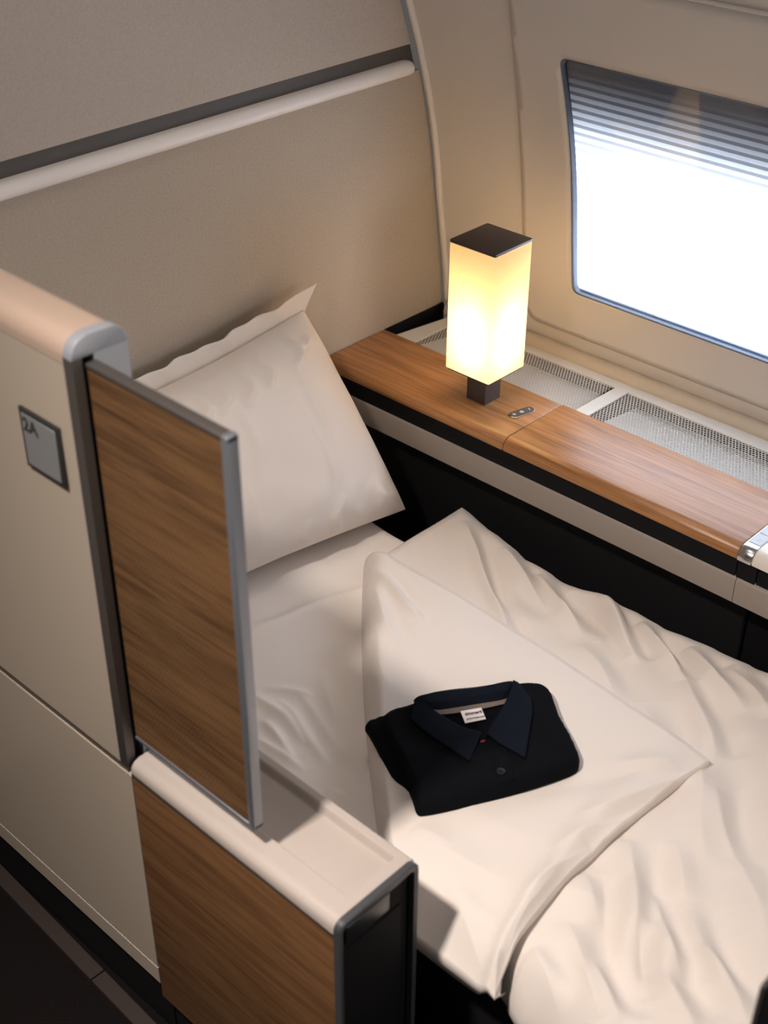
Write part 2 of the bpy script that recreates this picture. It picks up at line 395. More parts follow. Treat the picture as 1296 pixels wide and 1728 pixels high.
# side wall: base skin with opening + window panel in front
WX0, WX1, WZ0, WZ1 = .322, .985, .828, 1.262
def skin(name, outer, holes, off, matl, h=.02, parent=None, thick=.006):
    vo, F, n, *_ = tri_fill(outer, holes, h)
    V = np.c_[vo[:, 0], g(vo[:, 1]) + off, vo[:, 1]]
    me = bpy.data.meshes.new(name); me.from_pydata(V.tolist(), [], F)
    bm = bmesh.new(); bm.from_mesh(me); bmesh.ops.recalc_face_normals(bm, faces=bm.faces)
    bm.faces.ensure_lookup_table()
    if bm.faces[0].normal.y > 0: bmesh.ops.reverse_faces(bm, faces=bm.faces)
    bm.to_mesh(me); bm.free()
    o = fin(name, me, matl, parent, True, 50)
    s = o.modifiers.new('thickness', 'SOLIDIFY'); s.thickness = thick; s.offset = -1
    return o
big = rrect(WX0 - .010, WZ0 - .010, WX1 + .010, WZ1 + .010, .02)
wr = struct(skin('wall_right', [(.004, .62), (2.3, .62), (2.3, 1.88), (.004, 1.88)], [big], 0, M_wall, .014))
wr['label'] = 'beige curved cabin side wall'
PC = np.polyfit([.73, .80, 1.0, 1.13, 1.34, 1.40], [.209, .209, .209, .213, .236, .246], 3)
win = struct(thing('window_1', (.65, float(g(.83)), .83), 'wide cabin window with a closed backlit pleated blind', 'window')); del win['category']
pz = np.linspace(1.40, .765, 40); pan = [(float(np.polyval(PC, z)), z) for z in pz] + [(.213, .750), (.222, .740), (.236, .735), (2.29, .735), (2.29, 1.40)]
hole = rrect(WX0, WZ0, WX1, WZ1, .014)
skin('window_surround', pan, [hole], -.003, M_wall, .012, win, .0026)
# reveal lip
def loop(x0, z0, x1, z1, r, off, n=6):
    q = densify(np.array(rrect(x0, z0, x1, z1, r, n)), .03); return np.c_[q[:, 0], g(q[:, 1]) + off, q[:, 1]]
L0 = loop(WX0, WZ0, WX1, WZ1, .014, -.003)
cen = np.array([(WX0 + WX1) / 2, 0, (WZ0 + WZ1) / 2])
def shrink(Lp, d, off):
    q = Lp.copy(); q[:, 0] += -np.sign(q[:, 0] - cen[0]) * d; q[:, 2] += -np.sign(q[:, 2] - cen[2]) * d; q[:, 1] = Lp[:, 1] + off; return q
rows = [shrink(L0, -.003, .0), shrink(L0, -.001, -.0012), shrink(L0, .0004, 0), shrink(L0, .0006, .002), shrink(L0, .0008, .012)]
P = np.array(rows); P = np.concatenate([P, P[:, :1]], 1)
grid('window_frame', P, M_barblue, win, angle=50)
# glass
zs = np.linspace(WZ0 - .004, WZ1 + .004, 20); xs = np.linspace(WX0 - .004, WX1 + .004, 20)
grid('window_pane', np.array([[(x, g(z) + .005, z) for x in xs] for z in zs]), M_glass, win)
# pleated blind
zb_ = np.arange(WZ0 + .002, WZ1 + .012, .0072); P = []
for i, z in enumerate(zb_):
    P.append([(x, g(z) + .010 + (.0022 if i % 2 else 0), z) for x in (WX0 - .01, (WX0 + WX1) / 2, WX1 + .01)])
grid('pleated_blind', np.array(P), M_blind, win, smooth=False)
# bottom bar of the blind
box('blind_bar', (WX0 - .008, float(g(WZ0)) + .0062, WZ0 - .010), (WX1 + .008, float(g(WZ0)) + .026, WZ0 + .0045), M_barblue, win, .001)
# outer skin with the smaller outer opening, and the box between the two
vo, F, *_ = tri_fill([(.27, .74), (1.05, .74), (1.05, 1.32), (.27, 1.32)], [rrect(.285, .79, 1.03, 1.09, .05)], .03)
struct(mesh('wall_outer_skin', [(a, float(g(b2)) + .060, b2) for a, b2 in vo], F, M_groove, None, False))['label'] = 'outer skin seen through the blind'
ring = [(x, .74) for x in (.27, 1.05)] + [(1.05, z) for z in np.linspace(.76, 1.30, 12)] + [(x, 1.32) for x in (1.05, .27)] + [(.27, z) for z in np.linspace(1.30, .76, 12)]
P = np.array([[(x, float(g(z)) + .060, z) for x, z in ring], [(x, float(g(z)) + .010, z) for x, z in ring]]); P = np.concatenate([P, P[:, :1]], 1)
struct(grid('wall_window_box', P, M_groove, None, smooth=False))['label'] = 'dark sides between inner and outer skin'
# corner strip and seam
zs = np.linspace(.70, 1.85, 50)
struct(tube('trim_2', [(.010, g(z) - .004, z) for z in zs], .0065, M_wall))['label'] = 'vertical edge strip where partition meets side wall'
struct(tube('trim_3', [(x, g(1.405) - .004, 1.405) for x in (.3, 1.0, 2.2)], .003, M_wall))['label'] = 'thin seam above the window'
# bead at wall foot
pr = [(.306, .690), (.306, .700), (.310, .708), (.318, .714), (.328, .715), (.337, .711), (.343, .702), (.345, .690)]
struct(prism('trim_4', pr, 0, .03, 2.25, M_bead))['label'] = 'padded beige bead at the foot of the side wall'

# ------------------------------------------------------------------ side console
con = thing('side_console', (.8, .1, FZ), 'long low side console under the window with two walnut-coloured tops and a beige band', 'console')
R_ = .022
def top_prof(y0, y1, z0, z1, r, n=7):
    p = [(y1, z0), (y1, z1)]
    for i in range(n + 1):
        a = math.pi / 2 * i / n; p.append((y0 + r - r * math.sin(a), z1 - r + r * math.cos(a)))
    p += [(y0, z0)]; return p
prism('worktop', top_prof(0, .163, .679, .70, .018), 0, .003, .4288, M_wood, con, bev=.0012, seg=2)
prism('worktop', top_prof(0, .165, .679, .70, .018), 0, .4302, .880, M_wood, con, bev=.0012, seg=2)
box('recess_panel', (.002, .004, .600), (.880, .16, .6785), M_black, con, .001)
box('recess_panel', (.8815, .004, .600), (.913, .16, .6785), M_black, con, .001)
box('recess_panel', (.9145, .006, .600), (1.9, .16, .6785), M_black, con, .001)
bandp = [(.0, .600), (.0, .640), (.003, .644), (.008, .646), (.03, .646), (.03, .600)]
prism('fascia_band', bandp, 0, .002, .8845, M_beige, con)
prism('fascia_band', bandp, 0, .8855, 1.9, M_beige, con)
box('lower_panel', (.002, .055, FZ), (.884, .16, .600), M_black2, con, .004)
box('lower_panel', (.887, .062, FZ), (1.9, .16, .600), M_black, con, .004)
# control end: chrome strip, keys and white cover
cs = [(-.003, .680)] + [(p[0] - .003, p[1] + .001) for p in top_prof(0, .163, .679, .70, .018)[2:-1]][::-1] + [(.163, .701), (.163, .680)]
prism('chrome_strip', cs, 0, .8815, .9045, M_chrome, con, bev=.0008, seg=2)
cw = [(a, b2 + .001) for a, b2 in cs]
prism('white_cover', cw, 0, .9055, 1.9, M_white, con, bev=.002, seg=2)
def key(y0, y1, sym):
    k = box('control_key', (.883, y0, .7005), (.9035, y1, .7022), M_bluewhite, con, .0004, 1)
    bm = bmesh.new(); c = (.8932, (y0 + y1) / 2, .7024)
    for ang in sym:
        for s in (-1, 1):
            rot = Matrix.Rotation(ang + s * .7, 3, 'Z')
            vs = bbox(bm, (c[0] - .0006, c[1] - .005, c[2] - .0001), (c[0] + .0006, c[1] + .0005, c[2] + .0003), rot=rot, piv=c)
    bm_obj('arrow_mark', bm, M_white, k, False)
key(.022, .052, (0.5,)); key(.0535, .0835, (2.2,)); key(.085, .115, (0.5,)); key(.1165, .1465, (2.2,))

# ------------------------------------------------------------------ air grille
gr = thing('air_grille', (.8, .23, .69), 'white metal air grille with hexagonal holes between worktop and side wall', 'grille')
GT = .6975
def hexmesh(name, x0, x1, y0, y1a, y1b, p=.0062, th=.0006):
    """sheet with staggered hexagonal holes; the far edge runs from y1a (at x0) to y1b (at x1)"""
    V = []; F = []; rh = p * .475
    dy = p * .866; nr_ = int((max(y1a, y1b) - y0) / dy)
    for j in range(nr_):
        cy = y0 + dy * (j + .5); n = int((x1 - x0) / p) - 1
        for i in range(n):
            cx = x0 + p * (i + .5 + .5 * (j % 2) + .25)
            lim = y1a + (y1b - y1a) * (cx - x0) / (x1 - x0)
            if cy + dy * .5 > lim: continue
            b = len(V)
            for k in range(6):
                a = math.pi / 6 + k * math.pi / 3
                V.append((cx + p / math.sqrt(3) * math.cos(a), cy + p / math.sqrt(3) * math.sin(a), GT))
                V.append((cx + rh * math.cos(a), cy + rh * math.sin(a), GT))
            for k in range(6):
                k2 = (k + 1) % 6; F.append((b + 2 * k, b + 2 * k2, b + 2 * k2 + 1, b + 2 * k + 1))
    me = bpy.data.meshes.new(name); me.from_pydata(V, [], F)
    bm = bmesh.new(); bm.from_mesh(me); bmesh.ops.remove_doubles(bm, verts=bm.verts, dist=.0002)
    bmesh.ops.recalc_face_normals(bm, faces=bm.faces)
    bm.faces.ensure_lookup_table()
    if bm.faces[0].normal.z < 0: bmesh.ops.reverse_faces(bm, faces=bm.faces)
    bm.to_mesh(me); bm.free()
    o = fin(name, me, M_grille, gr, False); s = o.modifiers.new('thickness', 'SOLIDIFY'); s.thickness = th; s.offset = -1
    return o
hexmesh('perforated_sheet', .078, .458, .166, .290, .286)
hexmesh('perforated_sheet', .484, 1.55, .167, .286, .255)
def plate(name, pts, z0, z1, matl, parent):
    return prism(name, pts, 2, z0, z1, matl, parent, bev=.0006, seg=1)
plate('frame_strip', [(.032, .166), (.080, .166), (.080, .307), (.056, .307)], GT - .002, GT + .0008, M_grille, gr)
plate('frame_strip', [(.078, .286), (.47, .282), (1.56, .250), (2.2, .250), (2.2, .307), (.078, .307)], GT - .002, GT + .0007, M_grille, gr)
plate('crossbar', [(.456, .166), (.484, .166), (.487, .2875), (.459, .2875)], GT - .002, GT + .0014, M_grille, gr)
box('duct_floor', (.05, .166, .62), (2.2, .345, .625), M_black, gr, 0)
for a, b in ((.078, .456), (.503, 2.2)):  # trays kept apart so black shows in place of the crossbar's shadow
    mesh('duct_tray', [(a, .166, .688), (b, .166, .688), (b, .286, .670), (a, .290, .670)], [(0, 1, 2, 3)], M_trayg, gr, False)
box('gap_blackout', (.0005, .166, .62), (.004, .338, .699), M_black, gr, .0005)  # black sheet added to darken the gap where the lit partition showed
box('gap_blackout', (.004, .166, .62), (.075, .338, .66), M_black, gr, .0005)
box('duct_blackout', (.078, .296, .62), (2.2, .303, .694), M_black, gr, 0)  # black sheet added so the lit side wall stays dark behind the holes

# ------------------------------------------------------------------ table lamp
lx, ly = .313, .088
lp = thing('table_lamp', (lx, ly, .70), 'lit square column table lamp with a cream shade standing on the console', 'lamp')
def sq(h, r=.003, n=4): return rrect(lx - h, ly - h, lx + h, ly + h, r, n)
prism('base', sq(.021, .001), 2, .7002, .762, M_stem, lp, bev=.0008, seg=2)
prism('bottom_plate', sq(.046, .003), 2, .7585, .7620, M_bronze, lp)
def ringwall(name, h, t, z0, z1, matl, parent):
    A = np.array(sq(h, .003)); B = np.array(sq(h - t, .002)); n = len(A)
    V = [(*p, z0) for p in A] + [(*p, z1) for p in A] + [(*p, z1) for p in B] + [(*p, z0) for p in B]
    F = []
    for k in range(4):
        for i in range(n):
            j = (i + 1) % n; a, b = k * n, ((k + 1) % 4) * n; F.append((a + i, a + j, b + j, b + i))
    return mesh(name, V, F, matl, parent)
P = np.array([[(x, y, z) for x, y in sq(.0485, .003)] for z in (.7625, .992)]); P = np.concatenate([P, P[:, :1]], 1)
grid('lamp_shade', P, M_shade, lp, angle=30)
prism('top_cap', sq(.0488, .003), 2, .9925, .9975, M_bronze, lp, bev=.0008, seg=2)
prism('light_tube', [(lx + .011 * math.cos(a), ly + .011 * math.sin(a)) for a in np.linspace(0, 2 * math.pi, 16, endpoint=False)], 2, .775, .895, M_tube, lp)

# lamp switch pad
sp = thing('lamp_switch', (.398, .092, .70), 'small oval chrome-rimmed switch set in the wooden worktop beside the lamp', 'switch')
c0 = np.array([.3965, .092]); dxy = at(903, 690, 2, .7)[:2] - at(860, 705, 2, .7)[:2]; ln = .027; dxy /= np.linalg.norm(dxy); nx = np.array([dxy[1], -dxy[0]])
def pill(hl, r, n=10):
    out = []
    for s, a0 in ((1, -90), (-1, 90)):
        for i in range(n + 1):
            a = math.radians(a0 + 180 * i / n); out.append(tuple(c0 + dxy * (s * hl) + dxy * r * math.cos(a) + nx * -r * math.sin(a) * -1))
    return out
prism('chrome_rim', pill(.0165, .0105), 2, .7002, .7022, M_chrome, sp, bev=.0007, seg=2)
prism('touch_face', pill(.0165, .0086), 2, .7015, .7027, M_padface, sp)
bm = bmesh.new()
def bar(c, ang, l, wd=.0010):
    bbox(bm, (c[0] - l / 2, c[1] - wd / 2, .7027), (c[0] + l / 2, c[1] + wd / 2, .7030), rot=Matrix.Rotation(ang, 3, 'Z'), piv=(c[0], c[1], .7028))
a0 = math.atan2(dxy[1], dxy[0])
p = c0 - dxy * .0165; bar(p, a0, .007, .0014); bar(p, a0 + math.pi / 2, .007, .0014)
for k in range(4): bar(c0, a0 + k * math.pi / 4, .0085)
p = c0 + dxy * .0165; bar(p, a0 + math.pi / 2, .006, .0016)
bm_obj('symbols', bm, M_white, sp, False)

# ------------------------------------------------------------------ bed base + sheet
bed = thing('bed', (.9, -.42, FZ), 'made-up flat bed with a white fitted sheet beside the console', 'bed')
box('bed_base', (.02, -.66, FZ), (1.85, -.16, .30), M_black, bed, .01)
box('cushion', (.012, -.685, .30), (1.87, -.125, .455), M_black2, bed, .02)
shr = ridges([(430, 1165, 520, 1260, .006, .012), (470, 1180, 560, 1290, .005, .010), (440, 1215, 500, 1280, .006, .009), (500, 1170, 600, 1290, .004, .012), (425, 1240, 520, 1300, .005, .009),
              (415, 1062, 650, 985, .0055, .010), (540, 1130, 610, 1330, .004, .014), (660, 878, 705, 905, .003, .005), (420, 1120, 600, 1080, .003, .02), (450, 1160, 530, 1180, .005, .010), (560, 1330, 635, 1380, .004, .01)], .50)
def sheet_z(x, y):
    L_, R2 = -.757 + .075 * sstep((x - .84) / .06), -.078 - .02 * sstep((x - .1) / .2)
    d = np.minimum(np.minimum(y - L_, R2 - y), 9); e = np.sqrt(np.clip(1 - (1 - np.clip(d / .035, 0, 1)) ** 2, 0, 1))
    return .445 + .055 * e + shr(x, y) * e * 1.2 + .0012 * NZ(x * 22, y * 22) * e
xs = np.linspace(.012, 1.86, 420); vs = .5 - .5 * np.cos(np.linspace(0, math.pi, 260)); vs = .5 * vs + .5 * np.linspace(0, 1, 260)
P = np.zeros((len(xs), len(vs), 3))
for i, x in enumerate(xs):
    l_ = -.757 + .075 * sstep((x - .84) / .06); ys_ = l_ + vs * (-.078 - .02 * sstep((x - .1) / .2) - l_); P[i] = np.c_[np.full(len(ys_), x), ys_, sheet_z(x, ys_)]
grid('fitted_sheet', P, M_sheet, bed)

# ------------------------------------------------------------------ pillow
pil = thing('pillow', (.18, -.28, .50), 'large white pillow leaning against the fabric partition at the bed head', 'pillow')
TL = np.array([.045, -.575, .815]); TR = np.array([.058, -.100, .850]); BL = np.array([.175, -.560, .510]); BR = np.array([.262, -.055, .508])
nrm = np.cross(TR - TL, BL - TL); nrm /= np.linalg.norm(nrm)
if nrm[0] < 0: nrm = -nrm
prid = [(.30, .93, .36, .08, .0016, .006), (.70, .90, .64, .08, .0014, .006), (.97, .05, .80, .24, .006, .035), (.90, .0, .82, .2, .004, .03), (.78, .95, .66, .25, .0035, .02), (.48, .97, .40, .4, .003, .018), (.60, .99, .50, .80, .009, .022), (.68, .98, .62, .82, .008, .02), (.50, .99, .40, .82, .009, .024), (.40, 1.0, .33, .80, .008, .02),
        (.30, .99, .26, .80, .008, .02), (.74, .03, .70, .30, .004, .028), (.62, .02, .66, .26, .005, .022), (.52, .02, .50, .2, .003, .02), (.85, .97, .78, .84, .008, .02), (.2, .98, .2, .8, .008, .02), (.93, .9, .80, .93, .006, .02)]
def pill_pt(s, t, side):
    b = (np.clip(1 - np.abs(2 * s - 1) ** 2.6, 0, 1) ** .55) * (np.clip(1 - np.abs(2 * t - 1) ** 2.6, 0, 1) ** .50)
    base = TL * (1 - s) * t + TR * s * t + BL * (1 - s) * (1 - t) + BR * s * (1 - t)
    inx = .030 * np.sin(math.pi * t) * (2 * s - 1); iny = .034 * np.sin(math.pi * s) * (2 * t - 1)   # edges bow in between the ears
    base = base - (TR - TL) * inx * .6 - (TL - BL) * iny
    h = 0
    for (s1, t1, s2, t2, a, wd) in prid:
        ab = np.array([s2 - s1, t2 - t1]); L_ = np.linalg.norm(ab); q = ((s - s1) * ab[0] + (t - t1) * ab[1]) / L_ ** 2
        dd = (-(s - s1) * ab[1] + (t - t1) * ab[0]) / L_ + .01 * math.sin(9 * q)
        if 0 < q < 1: h += a * math.sin(math.pi * q) ** .8 * math.exp(-(dd / wd) ** 2)
    h += .002 * float(NZ(s * 7 + 3, t * 7))
    return base + nrm * ((.120 * b + 1.35 * h * min(1, b * 2.5)) if side > 0 else -.045 * b)
N_ = 150
ss = .5 - .5 * np.cos(np.linspace(0, math.pi, N_)); ss = .6 * ss + .4 * np.linspace(0, 1, N_)
V = [pill_pt(s, t, 1) for t in ss for s in ss] + [pill_pt(s, t, -1) for t in ss for s in ss]
F = []
for i in range(N_ - 1):
    for j in range(N_ - 1):
        a = i * N_ + j; F.append((a, a + 1, a + N_ + 1, a + N_)); a += N_ * N_; F.append((a, a + N_, a + N_ + 1, a + 1))
me = bpy.data.meshes.new('cushion_body'); me.from_pydata([tuple(v) for v in V], [], F)
bm = bmesh.new(); bm.from_mesh(me); bmesh.ops.remove_doubles(bm, verts=bm.verts, dist=.0004); bmesh.ops.recalc_face_normals(bm, faces=bm.faces); bm.to_mesh(me); bm.free()
fin('pillowcase', me, M_linen, pil, True, None)
# oxford flange along the top, right corner flicked outwards
P = []
for s in np.linspace(0, 1, 120):
    b0 = pill_pt(min(max(s, .004), .996), .985, -1)
    row = []
    for q in np.linspace(0, 1, 12):
        up = np.array([-.006, 0, .036]) * q
        wob = .004 * math.sin(s * 23) * q + .003 * math.sin(s * 51 + 1) * q
        pt = b0 + up + np.array([0, 0, 1]) * 0
        pt = pt + np.array([.0 + wob, 0, 0])
        cr = sstep((s - .90) / .10) * q
        pt = pt + np.array([-.004, .042, .004]) * cr
        pt[0] = max(pt[0], .006)
        row.append(pt)
    P.append(row)
grid('flange', np.array(P), M_linen, pil, solid=.003, offset=0)

# ------------------------------------------------------------------ duvet
duv = thing('duvet', (1.1, -.35, .50), 'white duvet spread over the bed with its near top corner folded back', 'duvet')
TOPZ = .534
Lx = [.325, .87, 1.00, 1.06, 1.2, 1.9]; Ly = [-.232, -.700, -.700, -.722, -.73, -.745]
Rx = [.325, .345, .39, .448, .52, .596, .67, .744, .85, .964, 1.1, 1.3, 1.9]; Ry = [.012, .022, .012, .004, -.022, -.020, -.022, -.010, -.010, .006, .012, .014, .016]
bodyr = ridges([(785, 880, 860, 1090, .010, .012), (860, 1090, 900, 1150, .006, .012), (850, 925, 925, 1030, .008, .014), (905, 960, 985, 1080, .013, .016), (965, 985, 1060, 1110, -.009, .016), (1010, 1010, 1075, 1120, .012, .015),
                (1080, 1050, 1150, 1150, .013, .015), (1150, 1140, 1205, 1280, .010, .018), (1165, 1090, 1250, 1200, .010, .018), (1230, 1115, 1296, 1210, .010, .02), (980, 1090, 1040, 1190, .006, .02),
                (1180, 1230, 1190, 1520, .009, .028), (1080, 1190, 1160, 1330, .006, .022), (1060, 1420, 1080, 1600, .016, .018), (1020, 1480, 1030, 1620, -.012, .018), (1105, 1500, 1150, 1660, .016, .015),
                (1080, 1560, 1100, 1690, -.014, .014), (1160, 1520, 1215, 1680, .014, .018), (960, 1560, 1010, 1720, .016, .02), (1000, 1620, 1045, 1728, .014, .016), (900, 1600, 945, 1700, .010, .02), (1100, 1640, 1170, 1740, .014, .018),
                (1250, 1450, 1296, 1600, .010, .03), (1190, 1600, 1260, 1728, .013, .02), (930, 1500, 1050, 1540, .006, .03), (830, 1010, 905, 1060, .004, .03), (1200, 1330, 1260, 1480, .008, .02), (1130, 1420, 1165, 1530, .008, .018), (990, 1480, 1015, 1560, .007, .02)], .535, .75)
flapr = ridges([(1185, 1304, 960, 1400, .006, .012), (1150, 1335, 1000, 1440, .007, .010), (1090, 1370, 930, 1450, .005, .014), (1130, 1300, 900, 1350, -.004, .016), (622, 960, 720, 1060, .006, .009), (625, 985, 680, 1110, .004, .012),
                (680, 1080, 720, 1180, .004, .014), (640, 1060, 660, 1220, .004, .016), (1000, 1440, 870, 1540, .006, .014), (950, 1480, 850, 1600, .006, .012), (740, 1330, 900, 1430, .004, .03), (720, 1430, 860, 1500, .004, .03),
                (840, 1590, 830, 1680, .008, .012), (760, 1500, 820, 1620, .005, .02), (700, 1400, 760, 1440, .003, .02), (1010, 1290, 1150, 1300, .004, .014)], .55, .5)
def F_top(x, y, folded=True):
    x = np.asarray(x, float); y = np.asarray(y, float)
    z = TOPZ + .003 * NZ(x * 7, y * 7) + .0015 * NZ(x * 17 + 4, y * 17)
    z = z + .003 * np.exp(-((y + .35) / .25) ** 2)
    dy = np.clip((-.672 - y) / .085, 0, 1.3); z = z - .045 * dy ** 2
    return z
def body_z(x, y, L_, R2):
    dl = (y - L_) * np.where(x < .87, .73, 1.0); d = np.minimum(np.minimum(dl, R2 - y), (x - .322) * 1.0)
    e = np.sqrt(np.clip(1 - (1 - np.clip(d / .05, 0, 1)) ** 2, 0, 1))
    zt = F_top(x, y) + (1.55 - .55 * sstep((-.30 - y) / .15)) * bodyr(x, y)
    return .462 + (zt - .462) * e
xs = np.concatenate([np.linspace(.322, .36, 16), np.linspace(.364, 1.86, 520)]); vs = .5 - .5 * np.cos(np.linspace(0, math.pi, 300)); vs = .55 * vs + .45 * np.linspace(0, 1, 300)
P = np.zeros((len(xs), len(vs) + 2, 3))
for i, x in enumerate(xs):
    L_ = np.interp(x, Lx, Ly) + .010 * math.sin(x * 21) * (x > 1.03) + .006 * math.sin(x * 47) * (x > 1.03); R2 = np.interp(x, Rx, Ry) + .004 * math.sin(x * 37 + 1)
    ys_ = L_ + vs * (R2 - L_); z = body_z(np.full(len(ys_), x), ys_, L_, R2)
    P[i, 1:-1] = np.c_[np.full(len(ys_), x), ys_, z]
    P[i, 0] = (x, L_ + .02, .452); P[i, -1] = (x, R2 - .02, .452)
grid('duvet_body', P, M_linen, duv)
# the corner turned back over the top: quad A (top) B (tip) C (hanging corner) D (bed edge)
A = np.array([.318, -.222]); B = np.array([1.022, -.268]); Cc = np.array([1.016, -.738]); D = np.array([.866, -.738])
n1, n2 = 220, 260
S_ = np.linspace(0, 1, n1); S_ = .5 * S_ + .5 * (1 - np.cos(S_ * math.pi)) / 2; T_ = np.linspace(0, 1, n2)
Sg, Tg = np.meshgrid(S_, T_, indexing='ij')
AB = A + (B - A) * Sg[..., None]; DC = D + (Cc - D) * Sg[..., None]; Q = AB * (1 - Tg[..., None]) + DC * Tg[..., None]
bc = np.sin(math.pi * Tg) * sstep((Sg - .5) / .5); Q[..., 0] -= .016 * bc        # free edge bows in
bulge = np.sin(math.pi * Tg) ** .8 * (1 - Sg) ** 2; Q[..., 0] -= .014 * bulge; Q[..., 1] -= .010 * bulge
Q[..., 1] += .010 * np.sin(math.pi * Sg * 1.0) * (1 - Tg) ** 2
tipw = (Sg ** 5) * (Tg ** 8); Q[..., 0] += .016 * tipw; Q[..., 1] -= .004 * tipw     # pointed hanging corner
X_, Y_ = Q[..., 0], Q[..., 1]
dfold = np.abs((X_ - A[0]) * (D - A)[1] - (Y_ - A[1]) * (D - A)[0]) / np.linalg.norm(D - A); dfold[0] = 0
ed = Sg * np.linalg.norm(B - A) * .72
e = np.sqrt(np.clip(1 - (1 - np.clip(ed / .045, 0, 1)) ** 2, 0, 1))
wf = flapr(X_, Y_); wf = wf * (.15 + .85 * sstep(np.hypot((X_ - .755) / .17, (Y_ + .455) / .15) - .75))
dfree = (1 - Sg) * .5; dAB = Tg * .5
puff = .003 * np.clip(1 - ed / .35, 0, 1) + .012
lip = sstep(dfree / .03) * .5 + .5; lip2 = sstep(dAB / .012) * .4 + .6
Zt = F_top(X_, Y_) - .022 * sstep((-.68 - Y_) / .06) + np.maximum(bodyr(X_, Y_), 0) * .15 + .010 + puff * lip * lip2 + 1.4 * wf + .008 * np.exp(-((dfree - .032) / .022) ** 2) * sstep(Tg / .15)
Zb = .488 - .045 * sstep((-.60 - Y_) / .12) + 0 * Zt
Zb = np.minimum(Zb, Zt - .02)
Z_ = Zb + (Zt - Zb) * e
Pf = np.dstack([X_, Y_, Z_])
# wrapped-under rows at the fold and a turned-down rim at the free edges
under = Pf[0].copy(); under[:, 0] += .012; under[:, 1] += .012; under[:, 2] -= .010
rim = Pf[-1].copy(); rim[:, 0] -= .0; rim[:, 2] -= .018 * (1 - T_ ** 6) + .003
rim2 = rim.copy(); rim2[:, 0] -= .03 * (1 - T_ ** 6); rim2[:, 1] += .012 * T_ ** 4; rim2[:, 2] -= .004
Pf = np.concatenate([under[None], Pf, rim[None], rim2[None]], 0)
low = Pf[:, 0].copy(); low[:, 2] -= .014; low2 = low.copy(); low2[:, 1] -= .02 * np.clip(np.r_[0, S_, 1, 1] * 6, 0, 1); low2[:, 2] -= .003
end = Pf[:, -1].copy(); end[:, 2] -= .020 * (1 - np.clip(np.r_[0, S_, 1, 1], 0, 1) ** 8) + .003; end2 = end.copy(); end2[:, 1] += .012; end2[:, 2] -= .001
Pf = np.concatenate([low2[:, None], low[:, None], Pf, end[:, None], end2[:, None]], 1)
o = grid('turned_back_corner', Pf, M_linen, duv); 

# ------------------------------------------------------------------ shirt
def flap_h(x, y): return float(F_top(x, y)) + .010 + .016
shirt = thing('folded_shirt', (.78, -.46, .56), 'folded dark navy polo shirt with open collar lying on the duvet', 'shirt')
SZ = .563
def px(lst, z=SZ): return [tuple(at(u, v, 2, z)[:2]) for u, v in lst]
base_s = lambda x, y: SZ - .004
lower = px([(613, 1222), (640, 1212), (700, 1192), (760, 1185), (820, 1200), (860, 1260), (820, 1330), (760, 1350), (712, 1340), (690, 1335), (683, 1327), (664, 1315), (652, 1295), (640, 1268), (625, 1240)], SZ)
puffy('folded_sleeve', lower, base_s, .011, .006, M_shirt, shirt, rnd=1)
body = px([(640, 1228), (655, 1212), (700, 1200), (760, 1180), (820, 1170), (880, 1166), (897, 1166), (916, 1168), (930, 1180), (937, 1200), (944, 1222), (960, 1248), (976, 1282), (978, 1296), (970, 1305), (930, 1320), (860, 1342), (780, 1362), (715, 1376), (703, 1374), (697, 1352), (686, 1325), (668, 1290), (650, 1255)], SZ)
sr = ridges([(760, 1275, 830, 1330, .004, .006), (700, 1260, 800, 1300, .003, .008), (735, 1300, 810, 1320, .002, .006), (640, 1230, 690, 1320, -.002, .004), (900, 1200, 940, 1280, .002, .01), (700, 1350, 860, 1330, .003, .012), (833, 1262, 848, 1345, .0022, .004)], SZ)
puffy('shirt_body', body, lambda x, y: SZ + .001, .021, .012, M_shirt, shirt, bump=lambda x, y: sr(x, y) + .001 * NZ(x * 60, y * 60), rnd=2)
TZ = SZ + .022
def pl(rows, name, m, solid=.0018, parent=None, off=0, n=40):
    """rows of (u,v,z) control points -> lofted cloth"""
    R3 = []
    for r in rows:
        p = np.array([[*at(u, v, 2, z)[:2], z] for u, v, z in r]); p = chaikin(p, 2, False)
        t = np.r_[0, np.cumsum(np.linalg.norm(np.diff(p, axis=0), axis=1))]; t /= t[-1]; q = np.linspace(0, 1, n)
        R3.append(np.c_[[np.interp(q, t, p[:, k]) for k in range(3)]].T)
    R3 = np.array(R3); m_ = len(R3); tt = np.linspace(0, m_ - 1, (m_ - 1) * 8 + 1)
    out = np.array([[np.array([np.interp(a, range(m_), R3[:, j, k]) for k in range(3)]) for j in range(n)] for a in tt])
    return grid(name, out, m, parent or shirt, solid=solid, offset=off)
# placket
plk = px([(826, 1262), (856, 1262), (878, 1350), (846, 1356)], TZ)
plk = px([(826, 1258), (858, 1258), (867, 1316), (836, 1322)], TZ)
puffy('placket', plk, lambda x, y: TZ - .001, .0022, .002, M_shirt, shirt, h=.003, rnd=0)
cx_, cy_ = at(845, 1302, 2, TZ + .003)[:2]
def disc(name, c, r, z0, z1, m, p, n=20): return prism(name, [(c[0] + r * math.cos(a), c[1] + r * math.sin(a)) for a in np.linspace(0, 2 * math.pi, n, endpoint=False)], 2, z0, z1, m, p, bev=min(.0008, (z1 - z0) * .4), seg=2)
bt = disc('button', (cx_, cy_), .0062, TZ + .001, TZ + .0042, M_button, shirt)
disc('button_centre', (cx_, cy_), .0032, TZ + .0040, TZ + .0046, M_black, bt)
